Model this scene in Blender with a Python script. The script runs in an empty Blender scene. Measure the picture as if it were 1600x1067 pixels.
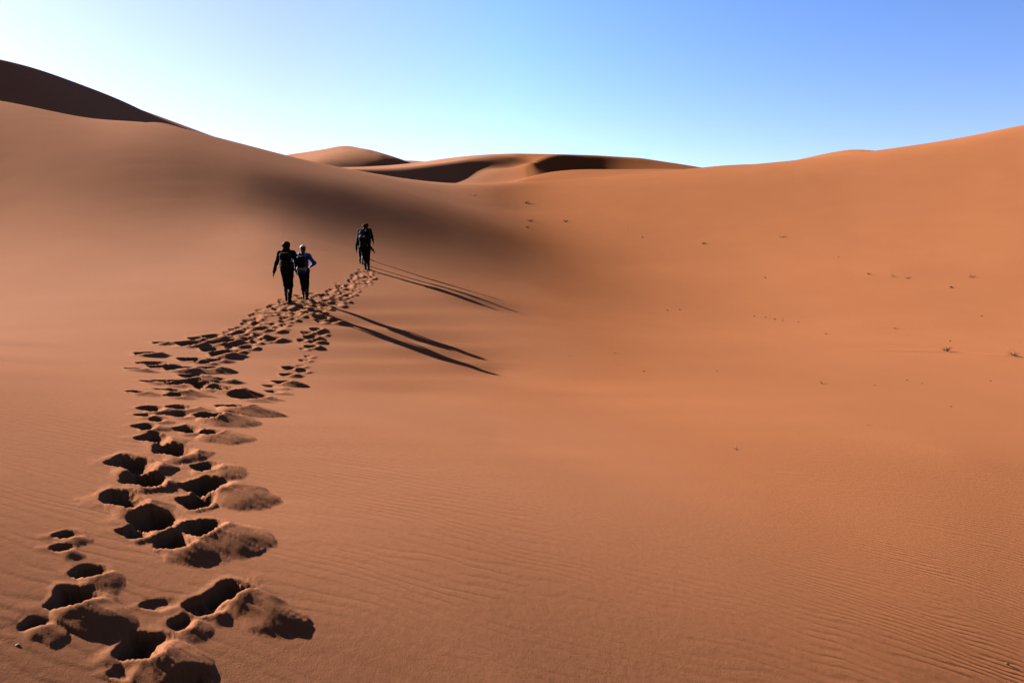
import bpy, bmesh, math, random
import numpy as np
from mathutils import Vector, Matrix

# ---- the view the scene is surveyed from, and the sun ----
F=1067.0; PITCH=math.atan((533.5-380)/1067.0)
CP,SP=math.cos(PITCH),math.sin(PITCH)
def pix_dir(px,py):
    px=np.asarray(px,float);py=np.asarray(py,float)
    x=(px-800)/F; u=-(py-533.5)/F
    return x, CP+u*SP, -SP+u*CP        # world x,y,z
def pix_te(px,py):
    x,y,z=pix_dir(px,py); return np.arctan2(x,y), z/np.hypot(x,y)
AZ=math.radians(59.5); EL=math.radians(24.2)
U=(math.sin(AZ),-math.cos(AZ))   # horizontal direction the light travels (away from sun)
# surveyed ground points: image x, image y, metres ahead or height relative to the eye
CTRL=[(210, 1015, None, -1.65), (450, 472, 19, None), (578, 420, 27, None), (1250, 505, 31, None), (1600, 555, 22, None), (1000, 430, 46, None), (830, 350, 68, None), (800, 300, 98, None), (1600, 195, 66, None), (1345, 239, 95, None), (1180, 258, 130, None), (1100, 263, 150, None), (1400, 400, 39, None), (800, 1060, None, -1.95), (1400, 1050, None, -2.4), (1200, 800, None, -2.8), (1500, 700, None, -3.2), (650, 625, 12.2, None), (780, 690, 9.2, None), (775, 585, 16.2, None), (640, 530, 17.8, None), (700, 450, 25.8, None), (900, 610, 14.8, None), (330, 800, None, -1.76), (330, 610, None, -1.97), (395, 520, None, -2.0), (100, 560, None, -1.72), (820, 494, 24.7, None)]
# crest line of the near dune
SIL=[(0, 156, 80), (57, 168, 82), (105, 180, 84), (153, 189, 86), (190, 191, 88), (215, 190.5, 89), (240, 187, 90), (262, 192.5, 90), (295, 204, 91), (370, 223, 93), (450, 244, 95), (500, 256, 97), (540, 263, 99), (600, 274, 101), (650, 282, 102), (700, 286, 104), (740, 288, 110), (770, 283.5, 119), (800, 273, 129), (830, 263.5, 138), (870, 262, 141), (920, 262, 143), (1000, 262.5, 147), (1060, 262, 150), (1100, 263, 150), (1180, 258.5, 130), (1345, 239, 95), (1500, 216, 76), (1600, 195, 66)]
# how strongly each spot of sand faces the light (steepness survey)
TONE=[(20, 185, 155), (60, 230, 150), (120, 215, 146), (100, 260, 141), (200, 205, 155), (200, 240, 121), (200, 280, 121), (60, 320, 164), (60, 400, 186), (200, 350, 160), (300, 300, 112), (250, 222, 138), (320, 228, 137), (300, 255, 110), (300, 350, 155), (380, 240, 134), (390, 262, 109), (400, 285, 78), (440, 258, 132), (430, 275, 89), (470, 262, 130), (470, 285, 70), (400, 320, 99), (380, 370, 180), (450, 330, 85), (490, 300, 60), (520, 275, 125), (540, 295, 70), (560, 280, 128), (560, 315, 60), (600, 292, 125), (600, 325, 60), (640, 302, 120), (650, 340, 60), (700, 318, 110), (690, 300, 130), (700, 355, 75), (740, 340, 100), (760, 325, 120), (750, 300, 140), (760, 370, 85), (800, 340, 140), (800, 370, 108), (820, 390, 108), (850, 400, 130), (840, 370, 140), (900, 430, 152), (500, 370, 110), (600, 380, 112), (700, 400, 118), (550, 420, 150), (650, 430, 145), (750, 440, 145), (820, 450, 155), (450, 400, 160), (350, 420, 186), (950, 470, 165), (900, 500, 172), (60, 470, 186), (200, 450, 186), (300, 480, 186), (450, 500, 186), (600, 500, 186), (700, 520, 184), (800, 550, 184), (60, 600, 186), (200, 620, 186), (300, 650, 186), (450, 620, 186), (600, 600, 187), (800, 650, 185), (1000, 600, 192), (60, 720, 180), (300, 760, 180), (600, 750, 178), (800, 760, 178), (1000, 740, 184), (60, 850, 157), (300, 870, 162), (600, 870, 162), (800, 870, 159), (1000, 860, 165), (1200, 800, 178), (1400, 760, 176), (1560, 700, 172), (1560, 850, 152), (60, 1000, 134), (300, 1000, 142), (600, 1000, 144), (800, 1000, 142), (1000, 1000, 146), (1200, 960, 152), (1400, 920, 157), (1560, 1000, 132), (1300, 1050, 139), (820, 300, 165), (850, 330, 178), (870, 290, 195), (900, 350, 180), (950, 300, 198), (950, 390, 175), (1000, 430, 176), (1000, 350, 188), (1100, 300, 200), (1100, 400, 190), (1100, 480, 188), (1200, 350, 200), (1300, 300, 200), (1400, 300, 200), (1500, 260, 195), (1580, 230, 190), (1400, 400, 200), (1550, 400, 194), (1250, 450, 200), (1200, 550, 195), (1400, 550, 194), (1570, 550, 188), (1300, 650, 190), (1100, 680, 192), (1450, 650, 185), (960, 275, 196), (1100, 272, 198), (1250, 265, 198), (785, 300, 120), (800, 322, 140), (770, 294, 125), (815, 345, 150), (800, 284, 125), (815, 276, 122), (838, 272, 165), (865, 268, 188), (900, 267, 192)]
def _lin(c): 
    c=c/255.; return ((c+.055)/1.055)**2.4
def tone_field():
    P=np.array([(a,b) for a,b,_ in TONE],float)/100; v=np.array([max(0.0,.42*(_lin(c)-.022)/.578) for *_,c in TONE])
    D=np.hypot(P[:,None,0]-P[None,:,0],P[:,None,1]-P[None,:,1])
    n=len(P); A=np.zeros((n+3,n+3)); A[:n,:n]=-D-0.0*np.eye(n); A[:n,n]=1;A[:n,n+1:]=P;A[n,:n]=1;A[n+1:,:n]=P.T
    A[:n,:n]+=np.eye(n)*-0.02
    w=np.linalg.solve(A,np.r_[v,0,0,0])
    def f(px,py):
        q=np.stack([np.asarray(px,float),np.asarray(py,float)],-1)/100
        d=np.hypot(q[:,None,0]-P[None,:,0],q[:,None,1]-P[None,:,1])
        return np.clip(-d@w[:n]+w[n]+q@w[n+1:],0,.6)
    return f
def shade_dense():
    f=tone_field(); out=[]
    xs=np.arange(8,1600,24); 
    for y in np.r_[np.arange(165,460,9),np.arange(460,1067,26)]:
        sx=np.array([a for a,b,c in SIL[:16]]+[740,830,1100,1180,1345,1500,1600]); sy=np.array([b for a,b,c in SIL[:16]]+[288,266,264,259,239,216,195])
        lim=np.interp(xs,sx,sy)+6
        k=xs[lim<y]
        if len(k): 
            v=f(k,np.full(len(k),y)); out+=list(zip(k,np.full(len(k),y),v))
    return out
SIL=SIL[:16]+[(740,288,110),(800,284,120),(850,270,130),(900,265,141),(1000,264.5,147),(1060,264,150)]+[(1100,263,150),(1180,258.5,130),(1345,239,95),(1500,216,76),(1600,195,66)]
CTRL=[c for c in CTRL if c[:2] not in ((850,268),(1000,264),(900,264))]
class Grid:
    def __init__(s,t0,t1,nt,r0,r1,nr):
        s.t=np.linspace(t0,t1,nt); s.s=np.linspace(math.log(r0),math.log(r1),nr); s.nt,s.nr=nt,nr
        s.dt=s.t[1]-s.t[0]; s.ds=s.s[1]-s.s[0]
        s.r=np.exp(s.s)
    def idx(s,th,lr):
        a=np.clip((np.asarray(th)-s.t[0])/s.dt,0,s.nt-1.001); b=np.clip((np.asarray(lr)-s.s[0])/s.ds,0,s.nr-1.001)
        return a,b
    def samp(s,e,th,lr):
        a,b=s.idx(th,lr); i=a.astype(int);j=b.astype(int);fa=a-i;fb=b-j
        return (e[i,j]*(1-fa)*(1-fb)+e[i+1,j]*fa*(1-fb)+e[i,j+1]*(1-fa)*fb+e[i+1,j+1]*fa*fb)
    def samples_rows(s,th,lr,ce,cs,ct):
        """sparse rows for ce*e+cs*e_s+ct*e_t at points -> (idx[N,4], w[N,4]) bilinear with in-cell derivative"""
        a,b=s.idx(th,lr); i=a.astype(int);j=b.astype(int);fa=a-i;fb=b-j
        I=np.stack([i*s.nr+j,(i+1)*s.nr+j,i*s.nr+j+1,(i+1)*s.nr+j+1],1)
        W0=np.stack([(1-fa)*(1-fb),fa*(1-fb),(1-fa)*fb,fa*fb],1)
        Ws=np.stack([-(1-fa),-fa,(1-fa),fa],1)/s.ds
        Wt=np.stack([-(1-fb),(1-fb),-fb,fb],1)/s.dt
        ce=np.broadcast_to(ce,fa.shape)[:,None];cs=np.broadcast_to(cs,fa.shape)[:,None];ct=np.broadcast_to(ct,fa.shape)[:,None]
        return I,ce*W0+cs*Ws+ct*Wt
def solve(g,e0,rows,lam,iters=600,ridge=1e-6):
    """rows: list of (I,W,target,weight)"""
    I=np.concatenate([r[0] for r in rows]);W=np.concatenate([r[1]*r[3][:,None] for r in rows]);T=np.concatenate([r[2]*r[3] for r in rows])
    n=g.nt*g.nr; ds,dt=g.ds,g.dt
    area=ds*dt
    L=math.sqrt(lam*area)
    def Lss(e): return ((e[:,2:]-2*e[:,1:-1]+e[:,:-2])/ds**2+(e[:,2:]-e[:,:-2])/(2*ds))*L
    def Ltt(e): 
        es=(e[:,2:]-e[:,:-2])/(2*ds)
        return ((e[2:,1:-1]-2*e[1:-1,1:-1]+e[:-2,1:-1])/dt**2+e[1:-1,1:-1]+es[1:-1])*L
    def Lst(e): return (e[1:,1:]-e[:-1,1:]-e[1:,:-1]+e[:-1,:-1])/(ds*dt)*L*math.sqrt(2)
    def AtA(e):
        o=np.zeros_like(e)
        v=Lss(e)*L
        o[:,2:]+=v*(1/ds**2+.5/ds);o[:,1:-1]+=v*(-2/ds**2);o[:,:-2]+=v*(1/ds**2-.5/ds)
        v=Ltt(e)*L
        o[2:,1:-1]+=v/dt**2;o[:-2,1:-1]+=v/dt**2;o[1:-1,1:-1]+=v*(1-2/dt**2)
        o[1:-1,2:]+=v/(2*ds);o[1:-1,:-2]-=v/(2*ds)
        v=Lst(e)*L*math.sqrt(2)/(ds*dt)
        o[1:,1:]+=v;o[:-1,1:]-=v;o[1:,:-1]-=v;o[:-1,:-1]+=v
        f=e.ravel(); res=(f[I]*W).sum(1)
        o=o.ravel()+np.bincount(I.ravel(),(W*res[:,None]).ravel(),minlength=n)+ridge*f
        return o.reshape(e.shape)
    b=np.bincount(I.ravel(),(W*T[:,None]).ravel(),minlength=n).reshape(e0.shape)
    # jacobi-ish precond by diagonal
    diag=np.full(e0.shape,L*L*(6/ds**4+6/dt**4+8/(ds*dt)**2))+np.bincount(I.ravel(),(W*W).ravel(),minlength=n).reshape(e0.shape)
    x=e0.copy(); r=b-AtA(x); z=r/diag; p=z.copy(); rz=(r*z).sum()
    for k in range(iters):
        Ap=AtA(p); al=rz/(p*Ap).sum(); x+=al*p; r-=al*Ap; z=r/diag; rz2=(r*z).sum()
        if rz2<1e-16*max(1,abs(rz)) and k>20: break
        p=z+(rz2/rz)*p; rz=rz2
    return x
def raycast(g,e,th,el):
    """first hit along column: smallest r with e>=el"""
    a,_=g.idx(th,0*np.asarray(th)); i=a.astype(int);fa=(a-i)[:,None]
    col=e[i]*(1-fa)+e[i+1]*fa
    hit=col>=np.asarray(el)[:,None]
    j=hit.argmax(1); ok=hit.any(1); j=np.where(ok,np.maximum(j,1),g.nr-1)
    c0=col[np.arange(len(j)),j-1];c1=col[np.arange(len(j)),j]
    f=np.clip((el-c0)/np.where(abs(c1-c0)<1e-9,1e-9,c1-c0),0,1)
    return g.s[j-1]+f*g.ds, ok
def resample(g0,e,g1):
    T,S=np.meshgrid(g1.t,g1.s,indexing='ij')
    return g0.samp(e,T.ravel(),S.ravel()).reshape(T.shape)
def fit(levels=((45,50),(90,100),(180,200),(300,320)),shade_w=.25,lam=1.4e-2,ctrl=CTRL,sil=SIL,shade=None,verbose=False):
    shade=shade_dense()
    T0,T1=math.radians(-62),math.radians(62)
    R0,R1=1.2,260
    g=None;e=None
    for li,(nt,nr) in enumerate(levels):
        g1=Grid(T0,T1,nt,R0,R1,nr)
        if e is None:
            e1=np.repeat((-1.8/g1.r)[None,:],nt,0)
        else: e1=resample(g,e,g1)
        g=g1;e=e1
        for it in range(3 if li<3 else 2):
            rows=[]
            c=np.array([(a,b,(y if y else 0),(z if z else 0)) for a,b,y,z in ctrl],float)
            th,el=pix_te(c[:,0],c[:,1]); r=np.where(c[:,2]>0,c[:,2]/np.cos(th),c[:,3]/np.where(c[:,3]==0,1,el))
            I,W=g.samples_rows(th,np.log(r),1,0,0); rows.append((I,W,el,np.where(np.isin(c[:,0],(775,820,640,700,450)),11.,4.)))
            s=np.array(sil,float); th,el=pix_te(s[:,0],s[:,1]); 
            # densify
            
            
            tt=np.linspace(th[0]-.2,th[-1]+.2,160);ee=np.interp(tt,th,el);rr=np.interp(tt,th,s[:,2])/np.cos(np.clip(tt,-.66,.66))
            I,W=g.samples_rows(tt,np.log(rr),1,0,0); rows.append((I,W,ee,np.full(len(tt),14.)))
            I,W=g.samples_rows(tt,np.log(rr),0,1,0); rows.append((I,W,ee*0,np.full(len(tt),1.5)))
            I,W=g.samples_rows(tt,np.log(rr*1.35),1,0,0); rows.append((I,W,ee-.06,np.full(len(tt),1.)))
            if li or it:
                sh=np.array(shade,float); th,el=pix_te(sh[:,0],sh[:,1]); lr,ok=raycast(g,e,th,el)
                # spread each sample on a small cross
                hu=(sh[:,2]-math.sin(EL))/math.cos(EL)
                ur=U[0]*np.sin(th)+U[1]*np.cos(th); ut=U[0]*np.cos(th)-U[1]*np.sin(th)
                I,W=g.samples_rows(th,lr,ur,ur,ut); rows.append((I,W,hu,shade_w*ok))
            e=solve(g,e,rows,lam,iters=500)
        if verbose: print(nt,nr,flush=True)
    return g,e
SILD=[(400,262,300),(430,248,295),(449,242,290),(477,238,286),(508,233,282),(525,229.5,280),(539,228,280),(555,229.7,281),(570,234,282),(592,240.6,284),(611,247,286),(636,255.6,289),(670,262,292),(720,270,295)]
CTRLD=[(450,262,225),(500,268,222),(540,270,220),(600,270,222),(640,270,226),(700,276,230)]
TONED=[(455,244.5,195),(477,242,200),(508,236.5,205),(533,231.5,200),(492,248,190),(511,247,165),(539,240.6,165),(564,240.6,150),(539,250,130),(564,250,110),(586,250,90),(596,256,52),(564,257,70),(533,256,95),(508,254.7,130),(611,254.7,60),(592,245,125),(570,237,165)]
def rbf(tone,sc):
    P=np.array([(a,b) for a,b,_ in tone],float)/sc; v=np.array([.42*(_lin(c)-.022)/.578 for *_,c in tone]); v=np.where(v<.02,-.08,v)
    D=np.hypot(P[:,None,0]-P[None,:,0],P[:,None,1]-P[None,:,1]);n=len(P)
    A=np.zeros((n+1,n+1));A[:n,:n]=-D-.02*np.eye(n);A[:n,n]=1;A[n,:n]=1
    w=np.linalg.solve(A,np.r_[v,0])
    def f(px,py):
        q=np.stack([px,py],-1)/sc
        return np.clip(-np.hypot(q[:,None,0]-P[None,:,0],q[:,None,1]-P[None,:,1])@w[:n]+w[n],-.12,.6)
    return f
def fit_small(T,R,N,sil,ctrl,tone,sx,sy,ybot,sw=.5,lam=1e-3,pw=10.,sc=(30.,12.)):
    s=np.array(sil,float);c=np.array(ctrl,float)
    f=rbf(tone,np.array(sc))
    th,el=pix_te(s[:,0],s[:,1]); tt=np.linspace(T[0],T[1],150); ee=np.interp(tt,th,el); rr=np.interp(tt,th,s[:,2]/np.cos(th))
    px=np.arange(s[1,0],s[-2,0],sx); S=[]
    for y in np.arange(s[:,1].min(),max(ybot),sy):
        lo=np.interp(px,s[:,0],s[:,1])+1.0; hi=np.interp(px,np.linspace(px[0],px[-1],len(ybot)),ybot)
        k=px[(lo<y)&(y<hi)]
        if len(k): S.append(np.stack([k,np.full(len(k),y),f(k,np.full(len(k),y))],1))
    S=np.concatenate(S); g=e=None
    tc,ec=pix_te(c[:,0],c[:,1]); rc=c[:,2]/np.cos(tc)
    def prior(g):
        Tm,Sm=np.meshgrid(g.t,g.s,indexing='ij'); R=np.exp(Sm)
        eb=np.interp(Tm,tc,ec);rb=np.interp(Tm,tc,rc);ek=np.interp(Tm,th,el);rk=np.interp(Tm,th,s[:,2]/np.cos(th))
        f=(R-rb)/(rk-rb)
        up=eb+(ek-eb)*np.clip(f,-1,1); dn=ek-.12*np.clip(np.log(R/rk),0,9)
        return np.where(f<0,eb+.3*(ek-eb)*np.clip(f,-2,0),np.where(f<1,up,dn))
    for nt,nr in [(n,m) for n,m in N]:
        g1=Grid(T[0],T[1],nt,R[0],R[1],nr)
        e1=prior(g1) if e is None else resample(g,e,g1)
        g=g1;e=e1
        pr=prior(g); Tm,Sm=np.meshgrid(g.t,g.s,indexing='ij'); kp=pw*math.sqrt(g.dt*g.ds)
        for it in range(3):
            rows=[]
            I,W=g.samples_rows(Tm.ravel(),Sm.ravel(),1,0,0); rows.append((I,W,pr.ravel(),np.full(pr.size,kp)))
            t2,e2=pix_te(c[:,0],c[:,1]); I,W=g.samples_rows(t2,np.log(c[:,2]/np.cos(t2)),1,0,0); rows.append((I,W,e2,np.full(len(e2),2.)))
            I,W=g.samples_rows(tt,np.log(rr),1,0,0); rows.append((I,W,ee,np.full(len(tt),6.)))
            I,W=g.samples_rows(tt,np.log(rr),0,1,0); rows.append((I,W,ee*0,np.full(len(tt),.5)))
            I,W=g.samples_rows(tt,np.log(rr*1.2),1,0,0); rows.append((I,W,ee-.03,np.full(len(tt),1.)))
            if 1:
                t3,e3=pix_te(S[:,0],S[:,1]); lr,ok=raycast(g,e,t3,e3)
                hu=(S[:,2]*1.08-math.sin(EL))/math.cos(EL)
                ur=U[0]*np.sin(t3)+U[1]*np.cos(t3); ut=U[0]*np.cos(t3)-U[1]*np.sin(t3)
                I,W=g.samples_rows(t3,lr,ur,ur,ut); rows.append((I,W,hu,sw*ok))
            e=solve(g,e,rows,lam,iters=500)
    return g,e
def fitD(): return fit_small((-.42,-.03),(200,420),((40,30),(80,60),(160,110)),SILD,CTRLD,TONED,6,2.5,(255,262,262,262,258),lam=3e-5,sw=.6)
def p2w(px,py,Y):
    x,y,z=pix_dir(px,py); k=np.asarray(Y,float)/y
    return x*k,y*k,z*k
def tps(P,v,reg=0.0):
    P=np.asarray(P,float);v=np.asarray(v,float);n=len(P)
    def K(d2): return .5*d2*np.log(d2+1e-9)
    D2=((P[:,None]-P[None])**2).sum(-1)/400.
    A=np.zeros((n+3,n+3));A[:n,:n]=K(D2)+reg*np.eye(n);A[:n,n]=1;A[:n,n+1:]=P/20;A[n,:n]=1;A[n+1:,:n]=P.T/20
    w=np.linalg.solve(A,np.r_[v,0,0,0])
    def f(x,y):
        s=np.shape(x);x=np.ravel(x);y=np.ravel(y);o=w[n]+w[n+1]*x/20+w[n+2]*y/20
        for i in range(n): o=o+w[i]*K(((x-P[i,0])**2+(y-P[i,1])**2)/400.)
        return o.reshape(s)
    return f
def smin(a,b,k): 
    h=np.clip(.5+.5*(b-a)/k,0,1); return b*(1-h)+a*h-k*h*(1-h)
def smax(a,b,k): return -smin(-a,-b,k)
def polyd(x,y,P):
    """signed distance (positive on the right of travel) and fractional index along a polyline, ends extended"""
    best=np.full(np.shape(x),1e9);sd=np.zeros(np.shape(x));tt=np.zeros(np.shape(x));n=len(P)
    for i in range(n-1):
        a,b=P[i],P[i+1];d=b-a;L2=(d*d).sum()
        t=((x-a[0])*d[0]+(y-a[1])*d[1])/L2
        tc=np.clip(t,0 if i else -1e3,1 if i<n-2 else 1e3)
        qx=x-a[0]-tc*d[0];qy=y-a[1]-tc*d[1];dist=np.hypot(qx,qy)
        cr=(d[0]*qy-d[1]*qx)
        m=dist<best; best=np.where(m,dist,best);sd=np.where(m,np.where(cr<0,dist,-dist),sd);tt=np.where(m,i+np.clip(tc,-.999 if i==0 else 0,1.999),tt)
    return sd,np.clip(tt,0,n-1)
def slipdune(W,brink,slopes,k,talus=False):
    """W: windward surface; brink: list (px,py,Y); slopes per brink vertex; travel so that the slip side lies to the right"""
    bx,by,bz=p2w(*np.array(brink,float).T); P=np.stack([bx,by],1)
    # densify smoothly
    n=len(P);ti=np.linspace(0,n-1,(n-1)*24+1)
    def cr(v):
        v=np.r_[2*v[0]-v[1],v,2*v[-1]-v[-2]];i=np.minimum(ti.astype(int),n-2);f=ti-i
        a,b,c,d=v[i],v[i+1],v[i+2],v[i+3]
        return .5*((2*b)+(c-a)*f+(2*a-5*b+4*c-d)*f*f+(3*b-a-3*c+d)*f**3)
    Q=np.stack([cr(P[:,0]),cr(P[:,1])],1);qz=cr(bz);qs=cr(np.asarray(slopes,float)); qz=W(Q[:,0],Q[:,1])
    def h(x,y):
        sd,t=polyd(x,y,Q); z=np.interp(t,np.arange(len(Q)),qz);s=np.interp(t,np.arange(len(Q)),qs)
        env=np.full(np.shape(x),-1e9)          # loose sand lying at its angle of repose below every point of the brink
        for i in range(len(Q) if talus else 0): env=np.maximum(env,qz[i]-qs[i]*np.hypot(x-Q[i,0],y-Q[i,1]))
        return smin(W(x,y),np.where((sd>0)&talus,env,z-s*sd)+k*.25,k)
    return h
def pts(l): 
    x,y,z=p2w(*np.array(l,float).T); return np.stack([x,y],1),z
# B1: left crescent
P,z=pts([(505,262,135),(540,262.5,132),(565,261,136),(600,259.5,140),(640,256.5,146),(680,250.5,152),(727,245,158),(765,243,165),(500,266,108),(550,263.5,115),(600,264,122),(650,262.5,130),(700,254,140),(727,249.5,147),(800,246,175),(560,272,165),(640,266,180),(720,262,200)])
W1=tps(P,z,.02)
B1=slipdune(W1,[(440,264,98),(510,263.5,110),(572,264,121),(630,264,131),(680,257,140),(722,250,148),(756,247.5,155),(790,246,165)],[.62,.62,.62,.62,.62,.6,.42,.40],1.0)
P,z=pts([(727,252,165),(765,242,172),(805,240,176),(870,241,180),(930,243,182),(1000,247,182),(1060,256,178),(1100,262.5,172),(1150,268,168),(1250,278,168),(690,293,116),(748,283,134),(735,293,124),(775,283,134),(800,286,124),(770,264,146),(803,263,150),(826,256,158),(803,283,132),(1030,259,158),(1090,265,158),(900,236,156),(960,236,160),(880,232,150),(800,250,220),(930,252,225),(1060,265,220),(640,296,114)])
W2=tps(P,z,.02)
B2=slipdune(W2,[(830,275,128),(826,262,140),(830,251,151),(842,245.5,161),(880,243.5,170),(930,245.3,173),(985,249,174),(1040,256,172),(1080,264,170)],[.3,.40,.55,.65,.68,.68,.55,.42,.35],.8,True)
hB=lambda x,y: smax(B1(x,y),B2(x,y),1.2)
# C : dark dune on the left
P,z=pts([(-150,66,82),(0,93,90),(70,111,97),(111,126,101),(191,157,110),(236,178.5,116),(295,202,124),(360,226,132),(0,110,150),(200,170,170),(330,225,190),(-200,100,140)])
WC=tps(P,z,.02)
hC=slipdune(WC,[(-150,66,82),(0,93,90),(70,111,97),(111,126,101),(191,157,110),(236,178.5,116),(295,202,124),(350,224,132)],[.62,.62,.62,.62,.62,.6,.6,.6],.5)
def togrid(h,T,R,N):
    g=Grid(T[0],T[1],N[0],R[0],R[1],N[1]); Tm,Sm=np.meshgrid(g.t,g.s,indexing='ij');r=np.exp(Sm)
    return g,h(r*np.sin(Tm),r*np.cos(Tm))/r
def silfix(g,e,sil,ramp=True):
    s=np.array(sil,float);th,el=pix_te(s[:,0],s[:,1]);want=np.interp(g.t,th,el);d=e.max(1)-want
    d[(g.t<th[0])|(g.t>th[-1])]=np.nan
    ok=~np.isnan(d);d=np.interp(g.t,g.t[ok],d[ok]); k=np.hanning(23);k/=k.sum();d=np.convolve(np.pad(d,11,'edge'),k,'valid')
    lr0=np.log(np.interp(g.t,th,s[:,2]/np.cos(th)))[:,None]
    if not ramp:
        f=np.clip((g.s[None]-(lr0-.20))/.20,0,1); return e-d[:,None]*f*f*(3-2*f)
    lr=np.log(np.interp(g.t,th,s[:,2]/np.cos(th)))[:,None]
    f=np.clip((g.s[None]-(lr-1.0))/1.0,0,1); return e-d[:,None]*f*f*(3-2*f)
SILBW=[(505, 262, 155), (565, 261, 158), (610, 258.5, 160), (650, 254.5, 163), (690, 248.5, 166), (727, 244, 169), (765, 241.3, 172), (805, 240, 175), (870, 241, 177), (930, 243, 178), (1000, 247, 178), (1060, 256, 177), (1100, 262.5, 176)]
SKYDUST=.5;SKYK=.05;SUNK=5.0;EXPO=2.3;SKYB=.27;SKYZ=.34;SKYS=1.25;SKYH=.5;SKYT=(.96,.885,1.2);SKYW=(1.5,.86,.62)

# =====================================================================  scene helpers
SC=bpy.context.scene; COL=SC.collection
rng=np.random.default_rng(7); random.seed(7)
def link(o,parent=None):
    COL.objects.link(o)
    if parent: o.parent=parent
    return o
def tag(o,label=None,cat=None,group=None,kind=None):
    if label:o['label']=label
    if cat:o['category']=cat
    if group:o['group']=group
    if kind:o['kind']=kind
    return o
def np_mesh(name,V,Fq,mat=None,parent=None,smooth=True):
    me=bpy.data.meshes.new(name); V=np.asarray(V,np.float32); Fq=np.asarray(Fq,np.int32); n=Fq.shape[1]
    me.vertices.add(len(V)); me.vertices.foreach_set('co',V.ravel())
    me.loops.add(Fq.size); me.loops.foreach_set('vertex_index',Fq.ravel())
    me.polygons.add(len(Fq)); me.polygons.foreach_set('loop_start',np.arange(0,Fq.size,n,dtype=np.int32))
    me.polygons.foreach_set('use_smooth',np.full(len(Fq),smooth)); me.update(calc_edges=True); me.validate()
    if mat: me.materials.append(mat)
    return link(bpy.data.objects.new(name,me),parent)
def grid_quads(n,m):
    i=np.arange(n*m).reshape(n,m)
    return np.stack([i[:-1,:-1],i[1:,:-1],i[1:,1:],i[:-1,1:]],-1).reshape(-1,4)
def hash2(ix,iy,seed):
    h=(ix.astype(np.int64)*374761393+iy.astype(np.int64)*668265263+seed*982451653)&0x7fffffff
    h=((h^(h>>13))*1274126177)&0x7fffffff; return ((h^(h>>16))&0xffff)/32767.5-1.0
def vnoise(x,y,seed=0):
    ix=np.floor(x).astype(np.int64);iy=np.floor(y).astype(np.int64);fx=x-ix;fy=y-iy
    fx=fx*fx*fx*(fx*(fx*6-15)+10);fy=fy*fy*fy*(fy*(fy*6-15)+10)
    a=hash2(ix,iy,seed);b=hash2(ix+1,iy,seed);c=hash2(ix,iy+1,seed);d=hash2(ix+1,iy+1,seed)
    return (a*(1-fx)+b*fx)*(1-fy)+(c*(1-fx)+d*fx)*fy
def fbm(x,y,seed=0,o=3): 
    s=0;a=1.
    for k in range(o): s=s+a*vnoise(x*2**k,y*2**k,seed+k);a*=.5
    return s
def sstep(a,b,x): t=np.clip((x-a)/(b-a),0,1); return t*t*(3-2*t)

# =====================================================================  materials
def nodes(name):
    m=bpy.data.materials.new(name);m.use_nodes=True;nt=m.node_tree
    return m,nt,nt.nodes['Principled BSDF']
def N(nt,t,**k):
    n=nt.nodes.new(t)
    for a,b in k.items(): setattr(n,a,b)
    return n
def mth(nt,op,a,b=None,c=None):
    n=N(nt,'ShaderNodeMath',operation=op)
    for i,v in enumerate((a,b,c)):
        if v is None: continue
        if isinstance(v,(int,float)): n.inputs[i].default_value=v
        else: nt.links.new(v,n.inputs[i])
    return n.outputs[0]
def mixc(nt,f,a,b,blend='MIX'):
    n=N(nt,'ShaderNodeMix',data_type='RGBA',blend_type=blend)
    for i,v in ((0,f),(6,a),(7,b)):
        if isinstance(v,(int,float)): n.inputs[i].default_value=v
        elif isinstance(v,tuple): n.inputs[i].default_value=(*v,1)
        else: nt.links.new(v,n.inputs[i])
    return n.outputs[2]
def noise(nt,vec,scale,detail=3,rough=.55):
    n=N(nt,'ShaderNodeTexNoise'); n.inputs['Scale'].default_value=scale;n.inputs['Detail'].default_value=detail;n.inputs['Roughness'].default_value=rough
    nt.links.new(vec,n.inputs['Vector']); return n.outputs['Fac']
def ramp(nt,f,a,b):
    n=N(nt,'ShaderNodeMapRange'); n.inputs[1].default_value=a;n.inputs[2].default_value=b;n.clamp=True
    nt.links.new(f,n.inputs[0]); return n.outputs[0]
SAND_W=(.325,.158,.100); SAND_E=(.222,.085,.039)
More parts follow.
